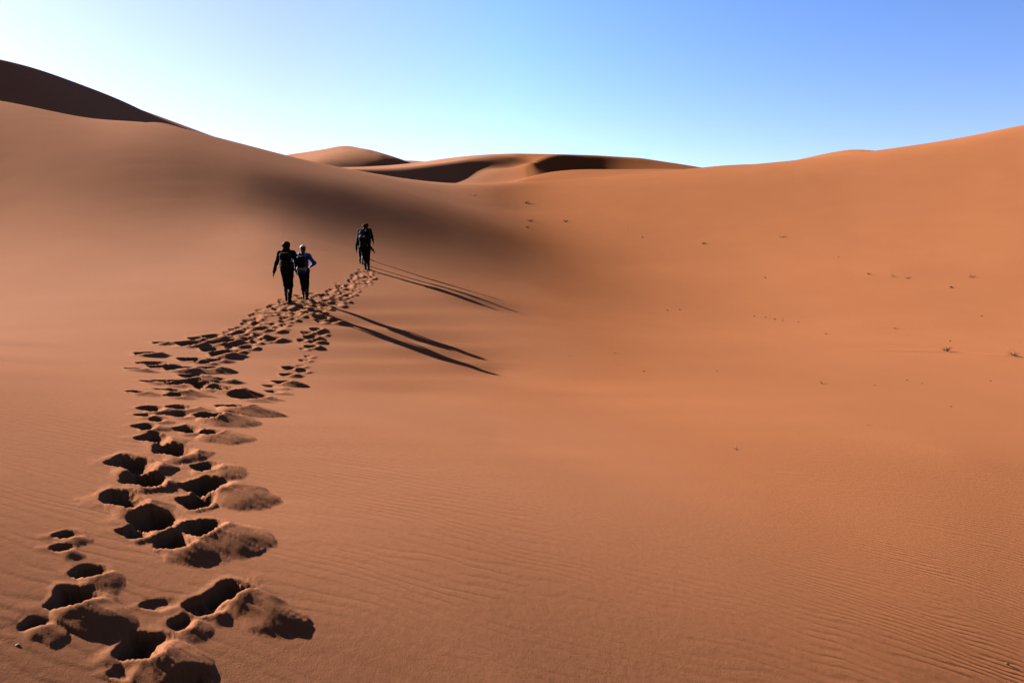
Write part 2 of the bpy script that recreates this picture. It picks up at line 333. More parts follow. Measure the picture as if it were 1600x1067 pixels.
def sand_material(ripples):
    m,nt,b=nodes('sand'); L=nt.links
    geo=N(nt,'ShaderNodeNewGeometry'); P=geo.outputs['Position']
    sx0=N(nt,'ShaderNodeSeparateXYZ'); L.new(P,sx0.inputs[0])
    # west sand painted paler for the sun's veiling glare, redder eastward, mingling in patches
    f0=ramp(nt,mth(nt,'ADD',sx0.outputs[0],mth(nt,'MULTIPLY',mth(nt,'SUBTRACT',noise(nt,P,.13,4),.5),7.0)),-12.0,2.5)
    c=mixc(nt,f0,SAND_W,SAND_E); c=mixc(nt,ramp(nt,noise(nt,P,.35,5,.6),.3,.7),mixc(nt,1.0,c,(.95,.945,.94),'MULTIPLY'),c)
    g=noise(nt,P,330,2,.7); c=mixc(nt,mth(nt,'MULTIPLY',ramp(nt,g,.3,.7),.30),c,mixc(nt,1.0,c,(1.38,1.5,1.6),'MULTIPLY'))
    g2=noise(nt,P,210,1,.5); c=mixc(nt,mth(nt,'MULTIPLY',ramp(nt,g2,.60,.72),.45),c,mixc(nt,1.0,c,(.40,.36,.33),'MULTIPLY'))
    L.new(c,b.inputs['Base Color'])
    b.inputs['Roughness'].default_value=.75; b.inputs['Specular IOR Level'].default_value=.0
    b.inputs['Diffuse Roughness'].default_value=.35
    h=mth(nt,'MULTIPLY',noise(nt,P,160,3,.7),.0016)
    h=mth(nt,'ADD',h,mth(nt,'MULTIPLY',noise(nt,P,22,3,.6),.0022))
    if ripples:
        # wind ripples: long wavering crests, absent where feet churned the sand
        att=N(nt,'ShaderNodeAttribute',attribute_name='churn'); dist=att.outputs['Fac']
        mp=N(nt,'ShaderNodeMapping'); mp.inputs['Rotation'].default_value=(0,0,.16); L.new(P,mp.inputs['Vector'])
        mp2=N(nt,'ShaderNodeMapping'); mp2.inputs['Scale'].default_value=(.45,1,.0); L.new(mp.outputs[0],mp2.inputs['Vector'])
        w1=noise(nt,mp2.outputs[0],1.1,2); w2=noise(nt,mp2.outputs[0],4.5,2)
        sx=N(nt,'ShaderNodeSeparateXYZ'); L.new(mp.outputs[0],sx.inputs[0])
        sv=mth(nt,'ADD',sx.outputs[1],mth(nt,'ADD',mth(nt,'MULTIPLY',w1,.55),mth(nt,'MULTIPLY',w2,.17)))
        ph=mth(nt,'MULTIPLY',sv,2*math.pi/.094)
        s=mth(nt,'SINE',ph); s2=mth(nt,'SINE',mth(nt,'ADD',mth(nt,'MULTIPLY',ph,2),.9))
        rp=mth(nt,'ADD',s,mth(nt,'MULTIPLY',s2,.28))
        amp=ramp(nt,noise(nt,P,.55,2),.36,.62)
        sp=N(nt,'ShaderNodeSeparateXYZ'); L.new(P,sp.inputs[0])
        far=mth(nt,'SUBTRACT',1.0,ramp(nt,sp.outputs[1],6.5,13.0))
        lee=ramp(nt,mth(nt,'SUBTRACT',sp.outputs[0],mth(nt,'MULTIPLY',sp.outputs[1],.30)),-.6,1.6)
        amp=mth(nt,'MULTIPLY',mth(nt,'MULTIPLY',mth(nt,'ADD',mth(nt,'MULTIPLY',amp,.75),.25),far),mth(nt,'ADD',.55,mth(nt,'MULTIPLY',lee,.6)))
        amp=mth(nt,'MULTIPLY',amp,mth(nt,'SUBTRACT',1.0,dist))
        h=mth(nt,'ADD',h,mth(nt,'MULTIPLY',mth(nt,'MULTIPLY',rp,amp),.0017))
    bp=N(nt,'ShaderNodeBump'); bp.inputs['Strength'].default_value=1.0; bp.inputs['Distance'].default_value=1.0
    L.new(h,bp.inputs['Height']); L.new(bp.outputs[0],b.inputs['Normal'])
    return m
def cloth(name,col,var=.35,rough=.85,weave=260):
    m,nt,b=nodes(name); tc=N(nt,'ShaderNodeTexCoord'); P=tc.outputs['Object']
    c=mixc(nt,ramp(nt,noise(nt,P,9,4),.3,.7),tuple(x*(1-var) for x in col),tuple(min(1,x*(1+var)) for x in col))
    nt.links.new(c,b.inputs['Base Color']); b.inputs['Roughness'].default_value=rough; b.inputs['Specular IOR Level'].default_value=.06
    bp=N(nt,'ShaderNodeBump'); bp.inputs['Strength'].default_value=.4; bp.inputs['Distance'].default_value=.003
    nt.links.new(noise(nt,P,weave,2),bp.inputs['Height']); nt.links.new(bp.outputs[0],b.inputs['Normal'])
    return m

# =====================================================================  terrain
gA,eA=fit(); eA=silfix(gA,eA,SIL); eA=silfix(gA,eA,SIL)
def zA_t(th,s): return gA.samp(eA,th,s)*np.exp(s)
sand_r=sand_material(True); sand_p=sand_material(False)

def ground_at(px,py):
    """point of the near dune field seen at an image position"""
    px=np.atleast_1d(np.asarray(px,float));py=np.atleast_1d(np.asarray(py,float))
    th,el=pix_te(px,py); s,ok=raycast(gA,eA,th,el); r=np.exp(s)
    return np.stack([r*np.sin(th),r*np.cos(th),r*gA.samp(eA,th,s)],-1)

# footprints: image centre x, y, half width, half height, tilt (deg), depth factor, kicked-out fan length factor
PR=[(214,1017,40,23,18,1.0,1.9),(103,940,40,17,16,1.0,1.7),(50,975,28,11,8,.8,1.2),(351,929,40,16,12,1.0,2.0),(313,948,32,12,-8,.9,.6),(282,973,17,12,-20,.8,1.4),(246,945,28,6,6,.35,.5),(135,893,27,10,8,.8,1.6),(101,836,22,6,4,.8,1.0),(92,857,18,6,0,.7,1.2),
(188,1052,24,5,0,.3,.2),(288,1068,34,12,20,.7,1.0),
(238,814,38,14,10,1.0,.5),(206,830,27,10,-10,.9,.5),(311,829,31,18,-5,1.1,2.2),(268,849,30,14,-10,1.0,1.7),(187,783,37,14,8,1.0,1.0),(221,752,30,17,10,1.1,.7),(198,726,34,14,4,1.0,.8),(317,764,36,12,-6,1.0,2.0),(304,784,27,10,-16,.9,.4),(266,705,29,13,14,1.0,.9),(319,731,20,14,-10,.9,1.9),(236,686,25,10,6,1.0,.9),
(290,672,20,7,0,.9,.9),(326,678,18,8,0,1.0,2.3),(225,667,18,7,-6,.9,.9),(234,639,19,7,0,.9,.9),(281,637,19,6,0,.9,1.0),(323,652,23,10,-8,1.1,1.8),(360,637,18,7,0,1.0,2.0),(224,649,13,4,0,.8,1.2),(244,657,12,3,0,.7,1.0),(354,649,14,4,-4,.7,1.2),(278,648,16,5,0,.6,1.0),
(212,613,11,4,0,.8,1.6),(267,611,15,5,0,.9,1.4),(270,619,11,3,0,.8,1.2),(234,597,9,3,0,.7,1.3),(255,596,10,3,0,.7,1.2),(268,601,10,3,0,.7,1.2),(293,598,17,5,0,1,1.2),(331,607,22,5,-3,1,.9),(347,612,15,5,-3,1,1.9),(339,593,13,4,0,.8,1.4),(300,589,16,5,0,1,1.3),(324,577,16,6,0,1,1.6),(278,577,19,6,-3,1,1.2),(240,568,16,4,0,.8,1),(246,574,13,3,0,.7,1),(222,568,8,2.5,0,.6,1),(210,577,10,3,0,.8,1.6),(226,553,16,6,-3,1,1.4),(249,536,11,4,0,.9,1.8),(294,537,21,5,0,1,1),(306,529,12,4,0,.9,1.2),(330,526,15,4,0,.9,1),(350,525,8,3,0,.7,1),(332,536,15,5,0,1,1),(357,534,15,6,0,1,1.7),(330,546,18,4,0,.8,1),(341,554,17,4,0,1,1.9),(365,549,11,4,0,.8,1.6),(296,562,16,4,0,.8,1),(315,567,12,3.5,0,.8,1),(335,563,13,3.5,0,.8,1.4),(374,512,8,3,0,.8,1),(407,514,14,4,0,.9,1),(383,531,11,4,0,.9,1.2),(399,527,9,3.5,0,.8,1),(424,530,13,4,0,.9,1.6),(401,620,11,3,0,.8,1.1),(425,612,9,2.5,0,.5,1.2),(378,622,12,3,0,.5,1.2),
(441,598,12,5,-3,1,1.8),(449,585.5,10,3,-4,.9,1.5),(452.5,575,11,3.5,-3,.9,1.1),(471,580,8,2.5,0,.6,1.1),(470,572,7,2,0,.6,1.1),(475,563,8,2,0,.6,1.2),(481,557,7,2,0,.6,1.4),(474,545,6,2,0,.7,1.2),(486,541.5,9,3.2,0,1,1.8),(490,534,9,3.2,0,1,1.7),(472,531.5,8,2.8,0,.9,1.1),(485,527.5,10,3.2,0,1,1.6),(479,520,8,2.7,0,.9,1.1),(492,514.5,9,3,0,1,1.4),(502,522,7,2.2,0,.7,1.2),(430,605,8,2,0,.5,1.2),(420,603,9,2.5,0,.5,1),
(502,496,12,3.5,-4,.9,1.4),(515,501,14,3.5,-4,.9,1.3),(500,502,9,2.5,0,.6,1)]
random.seed(21)
path=[(352,548),(380,528),(405,512),(424,498),(445,486),(470,476),(496,470),(520,462),(540,451),(556,441),(567,431),(575,423)]
wid=[34,36,32,34,34,36,34,26,21,19,17,12]
for k in range(190):
    t=random.random()**.9*(len(path)-1.01); i=int(t);f=t-i
    x=path[i][0]*(1-f)+path[i+1][0]*f;y=path[i][1]*(1-f)+path[i+1][1]*f;w=wid[i]*(1-f)+wid[i+1]*f
    q=random.uniform(-1,1); y2=y+q*w*.28; x2=x+q*w*.75+random.uniform(-4,4)
    sc=(y2-372)/100.
    PR.append((x2,y2,(7.0*sc+1.0)*random.uniform(.55,1.0),max(.9,2.0*sc)*random.uniform(.7,1.1),random.uniform(-6,4),random.uniform(.6,1),random.uniform(.7,1.5)))
# mesh rows / columns: fine where the tracks run
ppx=np.r_[np.arange(-70,640,1.5)]
cth=np.arctan2(*[pix_dir(ppx,np.full(len(ppx),700.))[i] for i in (0,1)])
cols=np.r_[np.linspace(math.radians(-100),cth[0],60)[:-1],cth,np.linspace(cth[-1],math.radians(46),170)[1:],np.linspace(math.radians(46),math.radians(100),50)[1:]]
rows=np.r_[np.linspace(math.log(.45),math.log(1.75),40)[:-1],np.arange(math.log(1.75),math.log(6.),.0042),np.arange(math.log(6.),math.log(34.),.0034),np.linspace(math.log(34.),math.log(255.),330)]
nC,nR=len(cols),len(rows)
TH,S=np.meshgrid(cols,rows,indexing='ij')
base=zA_t(TH.ravel(),np.maximum(S.ravel(),gA.s[0])).reshape(TH.shape)
Rr=np.exp(S); X=Rr*np.sin(TH); Y=Rr*np.cos(TH)
pit=np.zeros_like(X);mound=np.zeros_like(X);rim=np.zeros_like(X);churn=np.zeros_like(X)
PRa=np.array(PR,float)
C0=ground_at(PRa[:,0],PRa[:,1]); Lp=ground_at(PRa[:,0]-PRa[:,2],PRa[:,1]); Rp=ground_at(PRa[:,0]+PRa[:,2],PRa[:,1]); Tp=ground_at(PRa[:,0],PRa[:,1]-PRa[:,3]); Bp=ground_at(PRa[:,0],PRa[:,1]+PRa[:,3])
DN=np.array([.955,-.30]); DN/=np.hypot(*DN); DW=np.array([-DN[1],DN[0]])
for k,(px,py,hw,hh,tilt,dep,fan) in enumerate(PR):
    cx,cy,cz=C0[k]; a=.5*np.hypot(*(Rp[k]-Lp[k])[:2]); b=.5*np.hypot(*(Tp[k]-Bp[k])[:2])
    a=float(np.clip(a,.05,.34)); r=math.hypot(cx,cy); fr=float(sstep(6,15,r)); b=float(np.clip(b,(.62-.36*fr)*a,1.5*a)); a*=.92;b*=.92;sz=min(a,1.2*b)
    th=math.atan2(cx,cy); reach=a*(2.2+2.2*fan)+.15
    i0,i1=np.searchsorted(cols,[th-reach/r,th+reach/r]); j0,j1=np.searchsorted(rows,[math.log(max(.3,r-reach)),math.log(r+reach)])
    if i1<=i0 or j1<=j0: continue
    sl=(slice(i0,i1),slice(j0,j1)); dx=X[sl]-cx; dy=Y[sl]-cy
    dx=dx+.24*sz*vnoise(X[sl]*3.2/ (sz*4),Y[sl]*3.2/(sz*4),k); dy=dy+.24*sz*vnoise(X[sl]*3.2/(sz*4)+9,Y[sl]*3.2/(sz*4)+5,k+31)
    ct,st=math.cos(th),math.sin(th); ex=dx*ct-dy*st; ey=dx*st+dy*ct
    tl=math.radians(tilt-22*fr); p=(ex*math.cos(tl)+ey*math.sin(tl))/a; q=(-ex*math.sin(tl)+ey*math.cos(tl))/b
    q=q/(1-.5*np.clip(-p,0,1.1)); rho=np.sqrt(p*p+q*q)+1e-6; rho=rho*(1+.055*vnoise(ex*9/(sz*4)*3,ey*9/(sz*4)*3,k+50)+.014*vnoise(ex*45,ey*45,k+51))
    D=(.80-.38*fr)*sz*dep
    lft=np.clip(.5-.5*p/rho,0,1)                         # 1 on the up-slope side: the steep wall
    e0=.40+.38*lft; e1=1.62-.48*lft
    tt_=np.clip((rho-e0)/(e1-e0),0,1); pp=D*(1-(.55*tt_+.45*tt_*tt_*(3-2*tt_))); pp*=1+.18*vnoise(ex*9/sz*.3,ey*9/sz*.3,k+77)
    pit[sl]=np.maximum(pit[sl],pp)
    rim[sl]=np.maximum(rim[sl],.10*sz*dep*np.exp(-((rho-1.3)/.55)**2)*(1-.45*lft))
    # sand kicked out down the slope: a convex fan with a steep toe
    l=dx*DN[0]+dy*DN[1]; w=dx*DW[0]+dy*DW[1]
    Lm=a*(1.35+(1.5-.8*fr)*fan); lp=a*1.25; Wm=b*(1.0+(.34-.16*fr)*fan)
    streak=vnoise(w/(sz*.13),l/(sz*2.2),k+5)*.035+vnoise(w/(sz*.42),l/(sz*3.5),k+9)*.06
    ll=np.where(l>lp,(l-lp)/(Lm-lp),(lp-l)/(1.7*a)); ww=w/(Wm*(1+.25*np.clip(ll,0,1)*np.sign(l-lp)))
    rr=np.sqrt(ll*ll+ww*ww)*(1-.6*streak)
    Hm=(.45-.05*fr)*sz*min(1.35,.30+.52*fan)*dep
    f=np.clip(1-(np.sqrt(rr*rr+.14)-.374)/.694,0,1)**.85
    mm=Hm*f*(1+.9*streak)
    mound[sl]=np.maximum(mound[sl],mm)
    churn[sl]=np.maximum(churn[sl],np.maximum(1-sstep(1.4,2.5,rho),sstep(0,.18,f)))
keep=1-sstep(.0,1.,np.clip(pit/.13,0,1))
rough=(1-.75*sstep(6,14,Rr))*fbm(X*4,Y*4,3,2)*.0035*sstep(.0,.8,churn)+(1-.9*sstep(5,9,Rr))*fbm(X*15,Y*15,13,3)*.0013*sstep(.0,.6,churn)
Z=base+mound*keep+rim*keep-pit+rough
# low tails of sand blown past the two dry tufts in the valley
for (xa,ya,xb,yb,hh) in ((1300,546,1478,549,.025),(1500,552,1588,557,.03)):
    A0,B0=ground_at(xa,ya)[0],ground_at(xb,yb)[0]; d=(B0-A0)[:2];Ld=np.hypot(*d);d=d/Ld
    t=((X-A0[0])*d[0]+(Y-A0[1])*d[1])/Ld; n=(X-A0[0])*d[1]-(Y-A0[1])*d[0]
    Z+=hh*np.exp(-(n/.22)**2)*sstep(0,.9,t)*(1-sstep(.98,1.03,t))
def floor_at(px,py):
    """true sand surface (with tracks) at an image position"""
    g=ground_at(px,py)[0]; return Vector((g[0],g[1],surf(g[0],g[1])))
def surf(x,y):
    i=int(np.clip(np.searchsorted(cols,math.atan2(x,y)),1,nC-1)); j=int(np.clip(np.searchsorted(rows,math.log(math.hypot(x,y))),1,nR-1))
    return float(Z[i-1:i+1,j-1:j+1].mean())
V=np.stack([X,Y,Z],-1).reshape(-1,3)
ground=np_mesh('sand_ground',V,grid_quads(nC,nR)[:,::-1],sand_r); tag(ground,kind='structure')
at=ground.data.attributes.new('churn','FLOAT','POINT'); at.data.foreach_set('value',np.clip(churn,0,1).astype(np.float32).ravel())
def polar_dune(name,g,e):
    Tm,Sm=np.meshgrid(g.t,g.s,indexing='ij');r=np.exp(Sm)
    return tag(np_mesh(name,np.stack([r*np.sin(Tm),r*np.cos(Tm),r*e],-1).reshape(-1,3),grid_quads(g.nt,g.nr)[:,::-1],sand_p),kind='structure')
gB,eB=togrid(hB,(-.42,.46),(92,250),(620,360)); eB=silfix(gB,eB,SILBW,False); polar_dune('middle_dune',gB,eB)
gD,eD=fitD(); polar_dune('far_dune',gD,eD)
gC,eC=togrid(hC,(-1.0,-.33),(72,210),(380,300)); polar_dune('shaded_dune',gC,eC)
def far_crest(name,sky,Yc,depth):
    s=np.array(sky,float); px=np.linspace(s[0,0],s[-1,0],60); py=np.interp(px,s[:,0],s[:,1]); k=np.hanning(7);k/=k.sum(); py=np.convolve(np.pad(py,3,'edge'),k,'valid')
    v=np.linspace(-1,1.6,26); x,y,z=p2w(px,py,np.full(60,Yc)); d=depth*v
    Xm=x[:,None]+.25*d[None]; Ym=y[:,None]+d[None]; Zm=z[:,None]-.16*depth*(np.sqrt(v*v+.02)-.14)[None]
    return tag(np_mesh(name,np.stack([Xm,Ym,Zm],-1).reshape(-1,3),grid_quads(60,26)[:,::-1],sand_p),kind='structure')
far_crest('distant_dune',[(1240,252),(1280,243),(1300,239),(1318,236.3),(1335,236.3),(1350,240),(1400,252)],190,40)
far_crest('distant_dune',[(1060,270),(1100,262.5),(1130,259.8),(1160,258.2),(1185,258),(1220,262),(1260,272)],230,40)
far_crest('distant_dune',[(600,262),(630,252.5),(650,252),(675,254),(720,262)],420,60)
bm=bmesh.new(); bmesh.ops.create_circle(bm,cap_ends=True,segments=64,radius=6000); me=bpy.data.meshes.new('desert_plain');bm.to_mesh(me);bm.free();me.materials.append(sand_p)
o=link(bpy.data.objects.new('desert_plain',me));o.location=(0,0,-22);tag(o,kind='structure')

# =====================================================================  solid shapes from distance fields
def surface_nets(v,org,h):
    """closed surface of the zero level of a sampled field (inside < 0)"""
    ins=v<0; nx,ny,nz=v.shape
    corners=[(i,j,k) for i in (0,1) for j in (0,1) for k in (0,1)]
    cnt=sum(ins[i:nx-1+i,j:ny-1+j,k:nz-1+k].astype(np.int8) for i,j,k in corners)
    act=(cnt>0)&(cnt<8); idx=np.full(act.shape,-1,np.int64); ai=np.argwhere(act); idx[act]=np.arange(len(ai))
    acc=np.zeros((len(ai),3));n=np.zeros(len(ai))
    for a in corners:
        for ax in range(3):
            if a[ax]: continue
            b=list(a);b[ax]=1
            va=v[ai[:,0]+a[0],ai[:,1]+a[1],ai[:,2]+a[2]];vb=v[ai[:,0]+b[0],ai[:,1]+b[1],ai[:,2]+b[2]]
            m=(va<0)!=(vb<0); t=np.where(m,va/np.where(m,va-vb,1),0)
            p=np.array(a,float)[None]+t[:,None]*np.eye(3)[ax][None]
            acc[m]+=p[m];n+=m
    V=(ai+acc/n[:,None])*h+org
    Q=[]
    for ax in range(3):
        o1,o2=[(1,2),(2,0),(0,1)][ax]
        s0=[slice(1,-1)]*3; s0[ax]=slice(0,-1); s1=list(s0); s1[ax]=slice(1,None)
        a=ins[tuple(s0)];b=ins[tuple(s1)]; e=np.argwhere(a!=b); fl=a[a!=b]
        off=[1,1,1];off[ax]=0; c=e+np.array(off)
        d1=np.zeros(3,int);d1[o1]=1;d2=np.zeros(3,int);d2[o2]=1
        q=[c-d1-d2,c-d2,c,c-d1]
        q=np.stack([idx[tuple(x.T)] for x in q],1); q[~fl]=q[~fl][:,::-1]; Q.append(q)
    return V,np.concatenate(Q)
class Field:
    def __init__(s,lo,hi,h):
        s.h=h;s.lo=np.array(lo,float); s.n=np.ceil((np.array(hi)-s.lo)/h).astype(int)+1; s.v=np.full(s.n,1.0)
    def _box(s,lo,hi):
        a=np.clip(np.floor((np.array(lo)-s.lo)/s.h).astype(int),0,s.n-1);b=np.clip(np.ceil((np.array(hi)-s.lo)/s.h).astype(int)+1,1,s.n)
        sl=tuple(slice(x,y) for x,y in zip(a,b)); g=np.meshgrid(*[s.lo[i]+s.h*np.arange(a[i],b[i]) for i in range(3)],indexing='ij')
        return sl,g
    def add(s,d,sl,k):
        o=s.v[sl]; 
        if k<=0: s.v[sl]=np.minimum(o,d); return
        hh=np.clip(.5+.5*(o-d)/k,0,1); s.v[sl]=o*(1-hh)+d*hh-k*hh*(1-hh)
    def cap(s,a,b,ra,rb,k=.03,flat=1.0,ax=1):
        """tapered limb; flat<1 squeezes it along axis ax"""
        a=np.array(a,float);b=np.array(b,float);m=max(ra,rb)/min(1,flat)+k+2*s.h
        sl,g=s._box(np.minimum(a,b)-m,np.maximum(a,b)+m)
        d=b-a;L=(d*d).sum()+1e-12; t=np.clip(sum((g[i]-a[i])*d[i] for i in range(3))/L,0,1)
        q=[g[i]-a[i]-t*d[i] for i in range(3)]; q[ax]=q[ax]/flat
        s.add((np.sqrt(sum(x*x for x in q))-(ra+(rb-ra)*t))*min(1,flat),sl,k)
    def ell(s,c,r,k=.03,sub=False):
        c=np.array(c,float);r=np.array(r,float);m=r+k+2*s.h;sl,g=s._box(c-m,c+m)
        q=np.sqrt(sum(((g[i]-c[i])/r[i])**2 for i in range(3)));q2=np.sqrt(sum(((g[i]-c[i])/r[i]**2)**2 for i in range(3)))+1e-9
        d=q*(q-1)/q2
        if sub: s.v[sl]=np.maximum(s.v[sl],-d)
        else: s.add(d,sl,k)
    def box(s,c,half,rad,k=0.0,rotx=0,roty=0):
        c=np.array(c,float);half=np.array(half,float);m=np.linalg.norm(half)+k+2*s.h;sl,g=s._box(c-m,c+m)
        x,y,z=[g[i]-c[i] for i in range(3)]
        if roty: x,z=x*math.cos(roty)+z*math.sin(roty),-x*math.sin(roty)+z*math.cos(roty)
        if rotx: y,z=y*math.cos(rotx)+z*math.sin(rotx),-y*math.sin(rotx)+z*math.cos(rotx)
        q=[np.abs(p)-hh+rad for p,hh in zip((x,y,z),half)]
        d=np.sqrt(sum(np.maximum(p,0)**2 for p in q))+np.minimum(np.maximum.reduce(q),0)-rad
        s.add(d,sl,k)
    def below(s,z):  # keep what lies under z
        g=s.lo[2]+s.h*np.arange(s.n[2]); s.v=np.maximum(s.v,(g-z)[None,None])
    def above(s,z,slope=0):
        g=s.lo[2]+s.h*np.arange(s.n[2]); s.v=np.maximum(s.v,(z-g)[None,None])
    def wrinkle(s,amp,freq,seed):
        g=np.meshgrid(*[s.lo[i]+s.h*np.arange(s.n[i]) for i in range(3)],indexing='ij'); m=np.abs(s.v)<.05
        x,y,z=[q[m] for q in g]; s.v[m]+=amp*(vnoise(x*freq+z*freq*.7,z*freq*1.3+y*freq*.6,seed)+.5*vnoise(y*freq*1.7-z*freq,x*freq*1.5+z*freq*1.9,seed+3))
    def mesh(s,name,mat,parent=None):
        s.v[0]=s.v[-1]=1;s.v[:,0]=s.v[:,-1]=1;s.v[:,:,0]=s.v[:,:,-1]=1
        V,Q=surface_nets(s.v,s.lo,s.h); return np_mesh(name,V,Q,mat,parent)

SKIN=cloth('skin',(.17,.075,.042),.12,.6,500)
def hand(f,wr,el,palm,side,curl):
    """palm and five bent fingers; palm = unit vector the palm faces"""
    wr=np.array(wr,float); d=wr-np.array(el,float); d/=np.linalg.norm(d); pn=np.array(palm,float); pn-=d*(pn@d); pn/=np.linalg.norm(pn); sd=np.cross(d,pn)*side
    f.cap(wr-d*.01,wr+d*.03,.026,.028,.015); 
    f.cap(wr+d*.03+sd*.018,wr+d*.085+sd*.024,.017,.015,.012); f.cap(wr+d*.03-sd*.018,wr+d*.08-sd*.026,.017,.014,.012); f.cap(wr+d*.03,wr+d*.085,.018,.016,.012)
    for q,(o,L) in enumerate(((.029,.066),(.0105,.076),(-.0085,.071),(-.027,.055))):
        p=wr+d*.088+sd*o; dd=d.copy(); r=.0095-.0006*q
        for j,fr in enumerate((.44,.31,.25)):
            an=curl*(.55+.3*j)+.05*q; dd=d*math.cos(an)+pn*math.sin(an); n=p+dd*L*fr*1.05; f.cap(p,n,r-.0008*j,r-.0012*(j+1),.004); p=n
    p=wr+d*.03+sd*.03; 
    for dd,L,r in (((sd*.62+d*.72+pn*.3),.035,.0125),((sd*.25+d*.9+pn*.4),.03,.0105),((d*.95+pn*.4),.022,.0092)):
        dd=dd/np.linalg.norm(dd); n=p+dd*L; f.cap(p,n,r,r*.9,.005); p=n
def person(name,label,px,py,H,P,mats,extras=None,heading=0.0,group=None):
    """P: joints in metres for a 1.70 m walker seen from behind (x right, y onward, z up)"""
    k=H/1.70; J={a:np.array(b,float) for a,b in P.items()}
    lo=np.minimum.reduce(list(J.values()))-.3; hi=np.maximum.reduce(list(J.values()))+.3
    hd=J['head']; nk=J['neck']; ch=J['chest']; pv=J['pelvis']
    f=Field(lo,hi,.0068)
    f.ell(hd+[0,.0,.01],(.074,.094,.108),.02); f.ell(hd+[0,.035,-.05],(.056,.065,.062),.03)          # skull, jaw
    f.cap(hd+[0,.092,.01],hd+[0,.112,-.022],.010,.014,.012); f.cap(hd+[-.022,.088,-.062],hd+[.022,.088,-.062],.009,.009,.008)   # nose, lips
    for s in (-1,1):
        f.ell(hd+[s*.03,.090,.012],(.016,.010,.010),.004,True); f.ell(hd+[s*.03,.082,.012],(.012,.011,.011),.003)   # eye sockets, eyes
        f.ell(hd+[s*.077,-.004,-.008],(.010,.022,.032),.008)                                                      # ears
    f.cap(nk+[0,0,-.05],hd+[0,-.01,-.05],.062,.052,.03)
    f.cap(ch,pv+[0,0,.12],.125,.115,.06,.72); f.cap(J['lsh'],J['rsh'],.07,.07,.06); f.cap(pv+[-.07,0,0],pv+[.07,0,0],.115,.115,.06,.85)
    for s in 'lr':
        f.cap(J[s+'sh'],J[s+'el'],.052,.040,.03); f.cap(J[s+'el'],J[s+'wr'],.040,.027,.02)
        f.cap(J[s+'hp'],J[s+'kn'],.088,.056,.04); f.cap(J[s+'kn'],J[s+'an'],.055,.036,.03)
        f.ell(J[s+'an']*.6+J[s+'kn']*.4+[0,-.022,0],(.045,.05,.12),.03); f.cap(J[s+'an']+[0,-.03,-.035],J[s+'an']+[0,.14,-.05],.038,.03,.02)
        hand(f,J[s+'wr'],J[s+'el'],(0,0.25,0) if s=='l' and False else ((1,.1,.1) if s=='l' else (-1,.1,.1)),-1 if s=='l' else -1,.5)
    root=f.mesh(name,SKIN); tag(root,label,'person',group)
    # jacket
    j=Field(lo,hi,.0105); rel=.014
    j.cap(ch+[0,0,.02],pv+[0,0,.02],.125+rel,.122+rel,.07,.76); j.cap(J['lsh'],J['rsh'],.072+rel*.7,.072+rel*.7,.06); j.cap(pv+[-.06,0,.0],pv+[.06,0,.0],.118+rel,.118+rel,.06,.86)
    j.cap(nk+[0,-.01,-.08],nk+[0,0,.01],.085,.070,.04)
    for s in 'lr': j.cap(J[s+'sh'],J[s+'el'],.056+rel,.046+rel*.8,.05); j.cap(J[s+'el'],J[s+'wr']*.93+J[s+'el']*.07,.046+rel*.7,.038+rel*.35,.03)
    hem=pv[2]-.10; ho=j.v.copy(); gz=(j.lo[2]+j.h*np.arange(j.n[2]))[None,None]; gx=(j.lo[0]+j.h*np.arange(j.n[0]))[:,None,None]
    trunk=np.abs(gx-pv[0])<.19; j.v=np.where(trunk,np.maximum(j.v,hem-gz),j.v)
    j.wrinkle(.007,9,len(label)); j.mesh('jacket',mats['jacket'],root)
    t=Field(lo,hi,.0105)
    t.cap(pv+[-.07,0,.02],pv+[.07,0,.02],.122,.122,.06,.88)
    for s in 'lr':
        t.cap(J[s+'hp'],J[s+'kn'],.104,.075,.035); t.cap(J[s+'kn'],J[s+'an']+[0,-.005,.02],.075,.060,.05)
    t.below(pv[2]+.06); t.wrinkle(.008,8,len(label)+5); t.mesh('trousers',mats['trousers'],root)
    for s in 'lr':
        b=Field(J[s+'an']-.2,J[s+'an']+.3,.009); a=J[s+'an']
        b.cap(a+[0,-.035,-.045],a+[0,.15,-.058],.046,.040,.03,.9,0); b.cap(a+[0,-.02,-.04],a+[0,-.01,.05],.048,.054,.03); b.box(a+[0,.055,-.085],(.045,.14,.014),.012,.01)
        b.mesh('shoe',mats['shoe'],root)
    if extras: extras(root,J)
    g=floor_at(px,py); zmin=min(J['lan'][2],J['ran'][2])-.095
    M=Matrix.Translation(g)@Matrix.Rotation(heading,4,'Z')@Matrix.Scale(k,4)@Matrix.Translation((0,0,-zmin-.03))
    root.matrix_world=M
    return root,J,M
def add_field(name,mat,parent,lo,hi,h,fn,wr=0):
    f=Field(lo,hi,h); fn(f)
    if wr: f.wrinkle(wr,11,len(name))
    return f.mesh(name,mat,parent)
